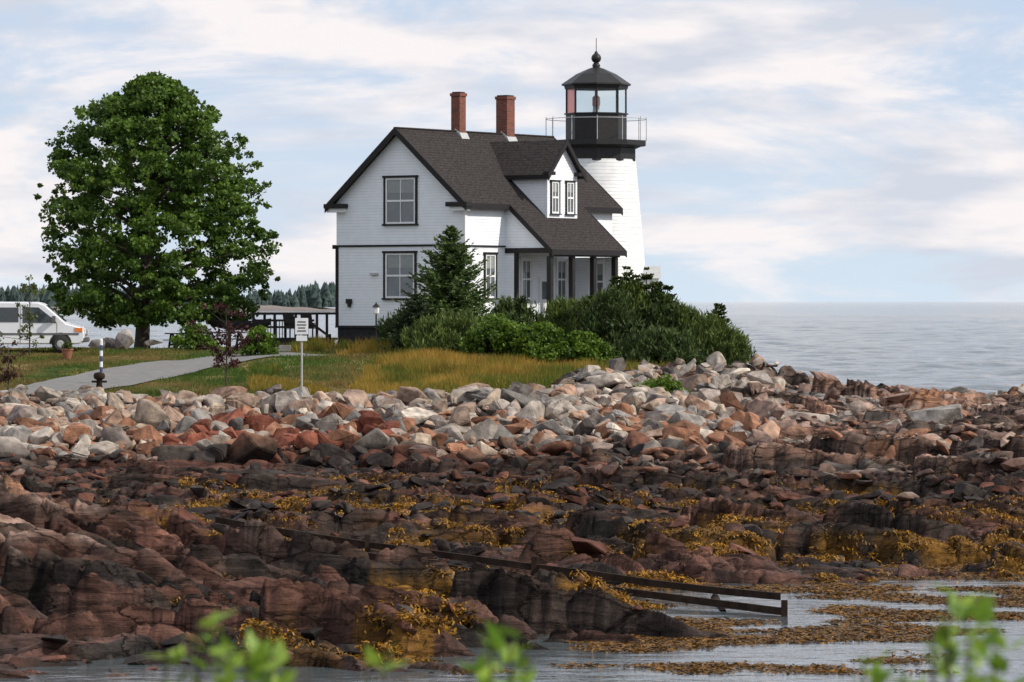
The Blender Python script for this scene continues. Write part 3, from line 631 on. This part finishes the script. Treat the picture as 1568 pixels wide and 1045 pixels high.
# ------------------------------------------------------------ driveway
V=[];Fa=[];st=np.linspace(146,172.6,60);n=14
for i,y in enumerate(st):
    x=np.interp(y,RDY,RDX);dx=(np.interp(y+.5,RDY,RDX)-np.interp(y-.5,RDY,RDX));nv=np.array([1,-dx]);nv=nv/np.linalg.norm(nv)
    for j in range(n):
        o=(j/(n-1)-.5)*4.0;V.append((x+nv[0]*o,y+nv[1]*o,0))
V=np.array(V);V[:,2]=base(V[:,0],V[:,1])+(fbm(V[:,0]*.4,V[:,1]*.3,60,3)-.5)*.25+.05
for i in range(len(st)-1):
    for j in range(n-1):a=i*n+j;Fa.append((a,a+1,a+n+1,a+n))
fast('driveway',V,np.array(Fa),None,M_asph,None,True)
# ------------------------------------------------------------ slipway rails
S=empty('slipway_rails')
def railbeam(p0,y0,z0,p1,y1,z1,nm):
    a=Vector((at(p0,y0),y0,z0));b=Vector((at(p1,y1),y1,z1));k=10
    P=[a.lerp(b,i/k)+Vector((0,rng.normal(0,.06),rng.normal(0,.015)-.07*math.sin(math.pi*i/k))) for i in range(k+1)]
    V=[];Fa=[]
    for q in P:
        for (dy,dz_) in((-.08,-.08),(-.08,.06),(.08,.06),(.08,-.08)):V.append((q.x,q.y+dy,q.z+dz_))
    for i in range(k):
        for j in range(4):Fa.append((i*4+j,i*4+(j+1)%4,i*4+4+(j+1)%4,i*4+4+j))
    Fa+= [(0,1,2,3),(k*4+3,k*4+2,k*4+1,k*4)]
    fast(nm,np.array(V),np.array(Fa),None,M_rust,S);return P
Pa=railbeam(330,94,.98,1195,81,.16,'rail_a');Pb=railbeam(385,91.2,.76,1200,78.2,.08,'rail_b')
for i in range(0,11,3): tube('cross_tie',[Pa[i]+Vector((0,.3,-.18)),Pb[i]+Vector((0,-.3,-.18))],.09,M_rust,S,6)
for q in(Pb[10],Pa[3],Pb[1],Pa[6]):
    box('stub_post',q.x-.06,q.x+.06,q.y-.16,q.y-.085,q.z-.5,q.z+.22,M_rust,S)
# ------------------------------------------------------------ small objects
def post_sign():
    y=149.8;x=at(462,y);z0=gz(x,y);e=empty('parking_sign',(x,y,z0))
    tube('post',[(0,0,-.2),(0,0,2.85)],.035,M_rail,e,8)
    box('panel_upper',-.24,.24,-.06,-.04,2.32,2.92,M_wtrim,e,.008);box('panel_lower',-.2,.2,-.058,-.04,2.08,2.28,M_wtrim,e,.006)
    for i,(w,z) in enumerate([(.3,2.78),(.34,2.67),(.26,2.56),(.32,2.45)]):box('lettering',-w/2,w/2,-.066,-.0605,z-.02,z+.02,M_rust,e)
post_sign()
y=157.;x=at(155,y);z0=gz(x,y);e=empty('striped_marker_post',(x,y,z0));M_bl=mat('blue_paint',(.05,.07,.14),.5)
for i in range(8):lathe('band',[(.06,.21*i),(.06,.21*i+.21)],10,M_wtrim if i%2 else M_bl,e)
lathe('cap',[(.06,1.68),(.0,1.72)],10,M_wtrim,e)
y=152.5;x=at(152,y);z0=gz(x,y);e=empty('mooring_bollard',(x,y,z0))
lathe('drum',[(.16,-.1),(.13,.1),(.1,.35),(.1,.42),(.2,.48),(.22,.58),(.18,.68),(.0,.72)],14,M_rust,e,smooth=True);tube('cross_pin',[(-.28,0,.36),(.28,0,.36)],.04,M_rust,e)
y=176.5;x=at(576,y);z0=gz(x,y);e=empty('garden_lamp_post',(x,y,z0));tube('pole',[(0,0,-.1),(0,0,1.5)],.035,M_iron,e,8)
lathe('lantern',[(.06,1.5),(.12,1.55),(.14,1.8),(.17,1.82),(.03,1.95),(0,2.0)],6,M_wtrim,e);lathe('lantern_cap',[(.18,1.82),(.04,1.97),(0,2.05)],6,M_iron,e)
e=empty('wooden_deck',(at(386,184),184,3.9))
Ld=at(512,184)-at(386,184)
box('deck_boards',0,Ld,0,3.5,.35,.45,M_wood,e);box('deck_skirt',0,Ld,-.02,.02,-.3,.35,M_wood,e)
for x in np.arange(0,Ld,.95):
    box('rail_post',x,x+.12,0,.12,.45,1.6,M_wood,e);box('back_post',x+.3,x+.42,3.3,3.42,.45,1.6,M_wood,e)
for z in(1.5,1.2,.9):box('rail_board',0,Ld-.9,.02,.07,z,z+.1,M_wood,e)
box('back_rail',0,Ld,3.34,3.4,1.5,1.6,M_wood,e)
for i in range(5):box('stair_tread',Ld-1.3+.22*i,Ld-1.0+.22*i,-1.2,-.03,.45-.17*i-.05,.45-.17*i,M_wood,e)
prism('stair_stringer',[(Ld-1.3,.45),(Ld-.1,-.45),(Ld-.35,-.45),(Ld-1.5,.3)],'y',-1.28,-1.2,M_wood,e)
prism('stair_handrail',[(Ld-1.3,1.45),(Ld-.1,.55),(Ld-.1,.42),(Ld-1.3,1.3)],'y',-1.28,-1.2,M_wood,e)
for x,z in((Ld-1.3,1.5),(Ld-.15,.65)):box('newel',x-.06,x+.06,-1.28,-1.16,-.3,z,M_wood,e)
for i in range(9):box('diag_slat',.3+.13*i,.34+.13*i,-.03,.01,.45,1.2,M_wood,e)
for cx_ in(1.75,2.55):
    c=empty('deck_chair',(at(386,184)+cx_,185.2,4.35),.5)
    box('seat',-.27,.27,-.25,.25,.42,.47,M_wood,c);prism('backrest',[(.22,.45),(.28,.45),(.5,1.15),(.44,1.15)],'x',-.27,.27,M_wood,c)
    for sx in(-.25,.21):
        for sy in(-.24,.2):box('leg',sx,sx+.05,sy,sy+.05,0,.42,M_wood,c)
        box('arm',sx-.02,sx+.07,-.28,.32,.64,.68,M_wood,c)
def picnic(p,y):
    x=at(p,y);e=empty('picnic_table',(x,y,gz(x,y)),.3)
    box('top',-.9,.9,-.38,.38,.72,.77,M_wood,e)
    for s in(-1,1):
        box('seat',-.9,.9,s*.62-.13,s*.62+.13,.43,.47,M_wood,e)
        for t in(-.65,.65):prism('leg',[(s*.15,.72),(s*.25,.72),(s*.75,0),(s*.65,0)],'x',t-.04,t+.04,M_wood,e)
    for t in(-.65,.65):box('brace',t+.045,t+.085,-.7,.7,.36,.43,M_wood,e)
picnic(345,182);picnic(285,184)
x=at(368,186);e=empty('dinghy',(x,186,gz(x,186)+.85))
V=[];Fa=[];ns_=13
for i in range(ns_):
    t=i/(ns_-1)*2-1;w=.62*(1-abs(t)**2.6*(.95 if t>0 else .45));sh=.12*t*t
    for a in np.linspace(0,math.pi,9):V.append((t*1.4,w*math.cos(a),.42+sh-(.42+sh*.2)*math.sin(a)**.7*(1-.35*abs(t)**3)))
for i in range(ns_-1):
    for j in range(8):a=i*9+j;Fa.append((a,a+1,a+10,a+9))
fast('hull',np.array(V),np.array(Fa),None,mat('dinghy_paint',(.05,.05,.055),.4),e,True)
for t in(-.5,.5):box('thwart',t-.12,t+.12,-.55,.55,.34,.38,M_wtrim,e);box('stand',t-.05,t+.05,-.5,.5,-.85,.02,M_wood,e)
x=at(415,173.5);e=empty('stone_steps',(x,173.5,gz(x,173.5)))
M_st=mat('step_stone',(.22,.21,.20),.9,.2,4,.01)
for i in range(4):box('step',-.75,.75,i*.35,i*.35+2.0-.35*i,-.2+.13*(i)-.0,-.2+.13*(i+1),M_st,e,.015)
M_tc=mat('terracotta',(.3,.12,.07),.8)
x=at(103,172);e=empty('flower_pot',(x,172,gz(x,172)));lathe('pot',[(.14,0),(.24,.4),(.27,.4),(.27,.46),(.2,.46)],14,M_tc,e)
C=np.array([(rng.normal(0,.12),rng.normal(0,.12),.6+rng.normal(0,.08)) for i in range(14)]);V,Fa,c=leaves(C,np.full(14,.12),20,.06,(.03,.06,.01),(.12,.14,.03));fast('plant',V,Fa,c,M_leaf,e)
X=np.array([at(p,181) for p in(152,172,190,236)]);Y=np.array([181.,181.5,181,181]);scatter('garden_boulders',X,Y,np.array([.9,1.1,1.3,1.0]),lambda x,y,z:(.3,.27,.25),.9,.3)
# ------------------------------------------------------------ van
VX=at(132,178)
van=empty('white_van',(VX,178,3.80),.05);van.scale=(1.05,1.05,1.05)
M_van=mat('van_paint',(.80,.82,.86),.3,.03,2);M_tire=mat('tire',(.02,.02,.02),.85,.2);M_or=mat('amber_lens',(.8,.22,.03),.3,.1);M_vg=mat('van_glass',(.03,.04,.045),.08,.2,spec=.8);M_gr=mat('bumper_grey',(.12,.12,.125),.6,.1)
prism('body',[(-5.2,.38),(-4.6,.33),(-.25,.33),(-.05,.45),(0,.75),(-.08,1.02),(-.75,1.2),(-1.65,1.98),(-1.95,2.08),(-4.9,2.1),(-5.15,1.95),(-5.25,1.0)],'y',-.95,.95,M_van,van,.06)
for s in(-1,1):
    def sp(nm,pl,m,o=.003,t=.012): prism(nm,pl,'y',s*(.95+o),s*(.95+o+t),m,van)
    sp('front_door_glass',[(-2.55,1.22),(-1.15,1.22),(-1.35,1.42),(-1.9,1.85),(-2.55,1.87)],M_vg)
    sp('side_glass',[(-3.8,1.25),(-2.72,1.25),(-2.72,1.85),(-3.8,1.85)],M_vg);sp('rear_glass',[(-4.95,1.25),(-3.95,1.25),(-3.95,1.85),(-4.9,1.85)],M_vg)
    sp('side_moulding',[(-5.1,.72),(-.25,.72),(-.25,.80),(-5.1,.80)],M_gr);sp('door_seam',[(-2.66,.4),(-2.64,.4),(-2.64,1.95),(-2.66,1.95)],M_gr,.0025,.004)
    sp('door_seam_front',[(-1.16,.5),(-1.14,.5),(-1.14,1.2),(-1.16,1.2)],M_gr,.0025,.004);sp('turn_signal',[(-.42,.86),(-.1,.84),(-.1,1.0),(-.42,1.02)],M_or,.003,.02)
    sp('door_handle',[(-2.55,1.02),(-2.4,1.02),(-2.4,1.06),(-2.55,1.06)],M_gr,.003,.03)
    for wx in(-1.0,-4.2):
        n=24
        o=lathe('tire',[(.16,-.12),(.34,-.12),(.36,-.08),(.36,.08),(.34,.12),(.16,.12)],n,M_tire,van,smooth=True);o.rotation_euler=(math.pi/2,0,0);o.location=(wx,s*.88,.36)
        o=lathe('hub',[(.0,.11),(.08,.12),(.2,.10),(.22,.125)],n,M_rail,van);o.rotation_euler=(math.pi/2*(1 if s<0 else -1),0,0);o.location=(wx,s*.88,.36)
        sp('wheel_arch',[(wx+.46*math.cos(a),.36+.46*math.sin(a)) for a in np.linspace(0,math.pi,12)],M_tire,.001,.004)
prism('windshield',[(-.82,1.27),(-1.60,1.945),(-1.615,1.93),(-.83,1.25)],'y',-.78,.78,M_vg,van)
box('bumper',-.2,.1,-.9,.9,.42,.62,M_gr,van,.03);box('grille',-.0,.03,-.5,.5,.68,.95,M_gr,van)
for s in(-1,1):box('headlamp',-.02,.035,s*.55,s*.85,.74,.96,M_wtrim,van,.01);box('mirror',-1.35,-1.2,s*.98,s*1.2,1.25,1.5,M_gr,van,.02)
# ------------------------------------------------------------ shrubs close to the viewpoint
def sprig(e,x,y,ztop,nl,ln=.06):
    z0=4.4;P=[(x+.02*math.sin(i),y,z0+(ztop-z0)*i/5) for i in range(6)];tube('stem',P,[.005]*5+[.002],M_bark,e,5)
    Vs=[];Cs=[]
    for i in range(nl):
        f=rng.random()**.6;z=ztop-(ztop-5.05)*(1-f);a=rng.uniform(0,6.283);el=rng.uniform(.1,1.0)
        d=np.array([math.cos(a)*math.cos(el),math.sin(a)*math.cos(el)*.6,math.sin(el)]);s=np.array([-math.sin(a),math.cos(a),.3])
        L=ln*rng.uniform(.7,1.3);p=np.array([x,y,z]);w=s*L*.27
        Vs.append([p,p+d*L*.35+w,p+d*L,p+d*L*.35-w]);t=rng.random();c=np.array([.14,.26,.03])*(1-t)+np.array([.36,.50,.07])*t;Cs+=[c]*4
    V=np.array(Vs).reshape(-1,3);fast('leaves',V,np.arange(len(V)).reshape(-1,4),np.array(Cs),M_leaf,e)
for grp in [(320,950),(350,990),(395,1000),(270,1000),(430,1018)],[(800,950),(770,985),(735,1018),(580,1022)],[(1470,910),(1500,945),(1445,965),(1340,1012),(1540,990),(1400,1025)]:
    e=empty('foreground_shrub')
    for p,v in grp:
        y=6.6+rng.uniform(-.4,.4);sprig(e,at(p,y),y,EYE-(v-462)/F*y,34,.05)
# ------------------------------------------------------------ sky, sun
W=bpy.data.worlds.new('World');scene.world=W;W.use_nodes=True;N=W.node_tree.nodes;L=W.node_tree.links
SE=math.radians(38);sd=Vector((.93,-.30,0)).normalized()
sky=N.new('ShaderNodeTexSky');sky.sky_type='NISHITA';sky.sun_disc=False;sky.sun_elevation=SE;sky.sun_rotation=math.atan2(sd.x,sd.y);sky.air_density=1;sky.dust_density=.6
tc=N.new('ShaderNodeTexCoord');sp=N.new('ShaderNodeSeparateXYZ');L.new(tc.outputs['Generated'],sp.inputs[0])
hz=N.new('ShaderNodeMapRange');hz.inputs['From Min'].default_value=0;hz.inputs['From Max'].default_value=.35;hz.inputs['To Min'].default_value=.97;hz.inputs['To Max'].default_value=.65;L.new(sp.outputs['Z'],hz.inputs['Value'])
m1=N.new('ShaderNodeMix');m1.data_type='RGBA';L.new(hz.outputs[0],m1.inputs['Factor']);L.new(sky.outputs[0],m1.inputs['A'])
gr=N.new('ShaderNodeMapRange');gr.inputs['From Max'].default_value=.06;L.new(sp.outputs['Z'],gr.inputs['Value'])
gm=N.new('ShaderNodeMix');gm.data_type='RGBA';L.new(gr.outputs[0],gm.inputs['Factor']);gm.inputs['A'].default_value=(6.8,8.0,9.2,1);gm.inputs['B'].default_value=(5.8,7.0,8.9,1);L.new(gm.outputs['Result'],m1.inputs['B'])
mp=N.new('ShaderNodeMapping');mp.inputs['Scale'].default_value=(11,11,46);mp.inputs['Location'].default_value=(3.1,0.4,1.7);L.new(tc.outputs['Generated'],mp.inputs[0])
n1=N.new('ShaderNodeTexNoise');n1.inputs['Scale'].default_value=1.0;n1.inputs['Detail'].default_value=9;n1.inputs['Roughness'].default_value=.6;n1.inputs['Distortion'].default_value=.5;L.new(mp.outputs[0],n1.inputs['Vector'])
cr=N.new('ShaderNodeMapRange');cr.interpolation_type='SMOOTHSTEP';cr.inputs['From Min'].default_value=.38;cr.inputs['From Max'].default_value=.56;L.new(n1.outputs['Fac'],cr.inputs['Value'])
n2=N.new('ShaderNodeTexNoise');n2.inputs['Scale'].default_value=2.0;n2.inputs['Detail'].default_value=7;L.new(mp.outputs[0],n2.inputs['Vector'])
cc=N.new('ShaderNodeValToRGB');cc.color_ramp.elements[0].position=.40;cc.color_ramp.elements[0].color=(.66,.70,.79,1);cc.color_ramp.elements[1].position=.60;cc.color_ramp.elements[1].color=(.97,.92,.92,1);L.new(n2.outputs['Fac'],cc.inputs[0])
sc=N.new('ShaderNodeVectorMath');sc.operation='SCALE';sc.inputs['Scale'].default_value=10;L.new(cc.outputs[0],sc.inputs[0])
m2=N.new('ShaderNodeMix');m2.data_type='RGBA';L.new(cr.outputs[0],m2.inputs['Factor']);L.new(m1.outputs['Result'],m2.inputs['A']);L.new(sc.outputs[0],m2.inputs['B'])
bg=N['Background'];bg.inputs['Strength'].default_value=.1;L.new(m2.outputs['Result'],bg.inputs['Color'])
sl=bpy.data.lights.new('sun','SUN');sl.energy=3.8;sl.angle=math.radians(.7);sl.color=(1,.93,.82)
so=bpy.data.objects.new('sun',sl);COL.objects.link(so)
dirv=Vector((sd.x*math.cos(SE),sd.y*math.cos(SE),math.sin(SE)));so.rotation_euler=dirv.to_track_quat('Z','Y').to_euler()
# ------------------------------------------------------------ camera
cam=bpy.data.cameras.new('camera');co=bpy.data.objects.new('camera',cam);COL.objects.link(co);scene.camera=co
cam.sensor_width=36;cam.lens=144;co.location=(0,0,EYE);co.rotation_euler=(math.pi/2,0,0);cam.shift_y=-60.5/1568
cam.clip_start=.5;cam.clip_end=90000
cam.dof.use_dof=True;cam.dof.focus_distance=110;cam.dof.aperture_fstop=9
scene.view_settings.view_transform='Standard';scene.view_settings.look='None';scene.view_settings.exposure=0
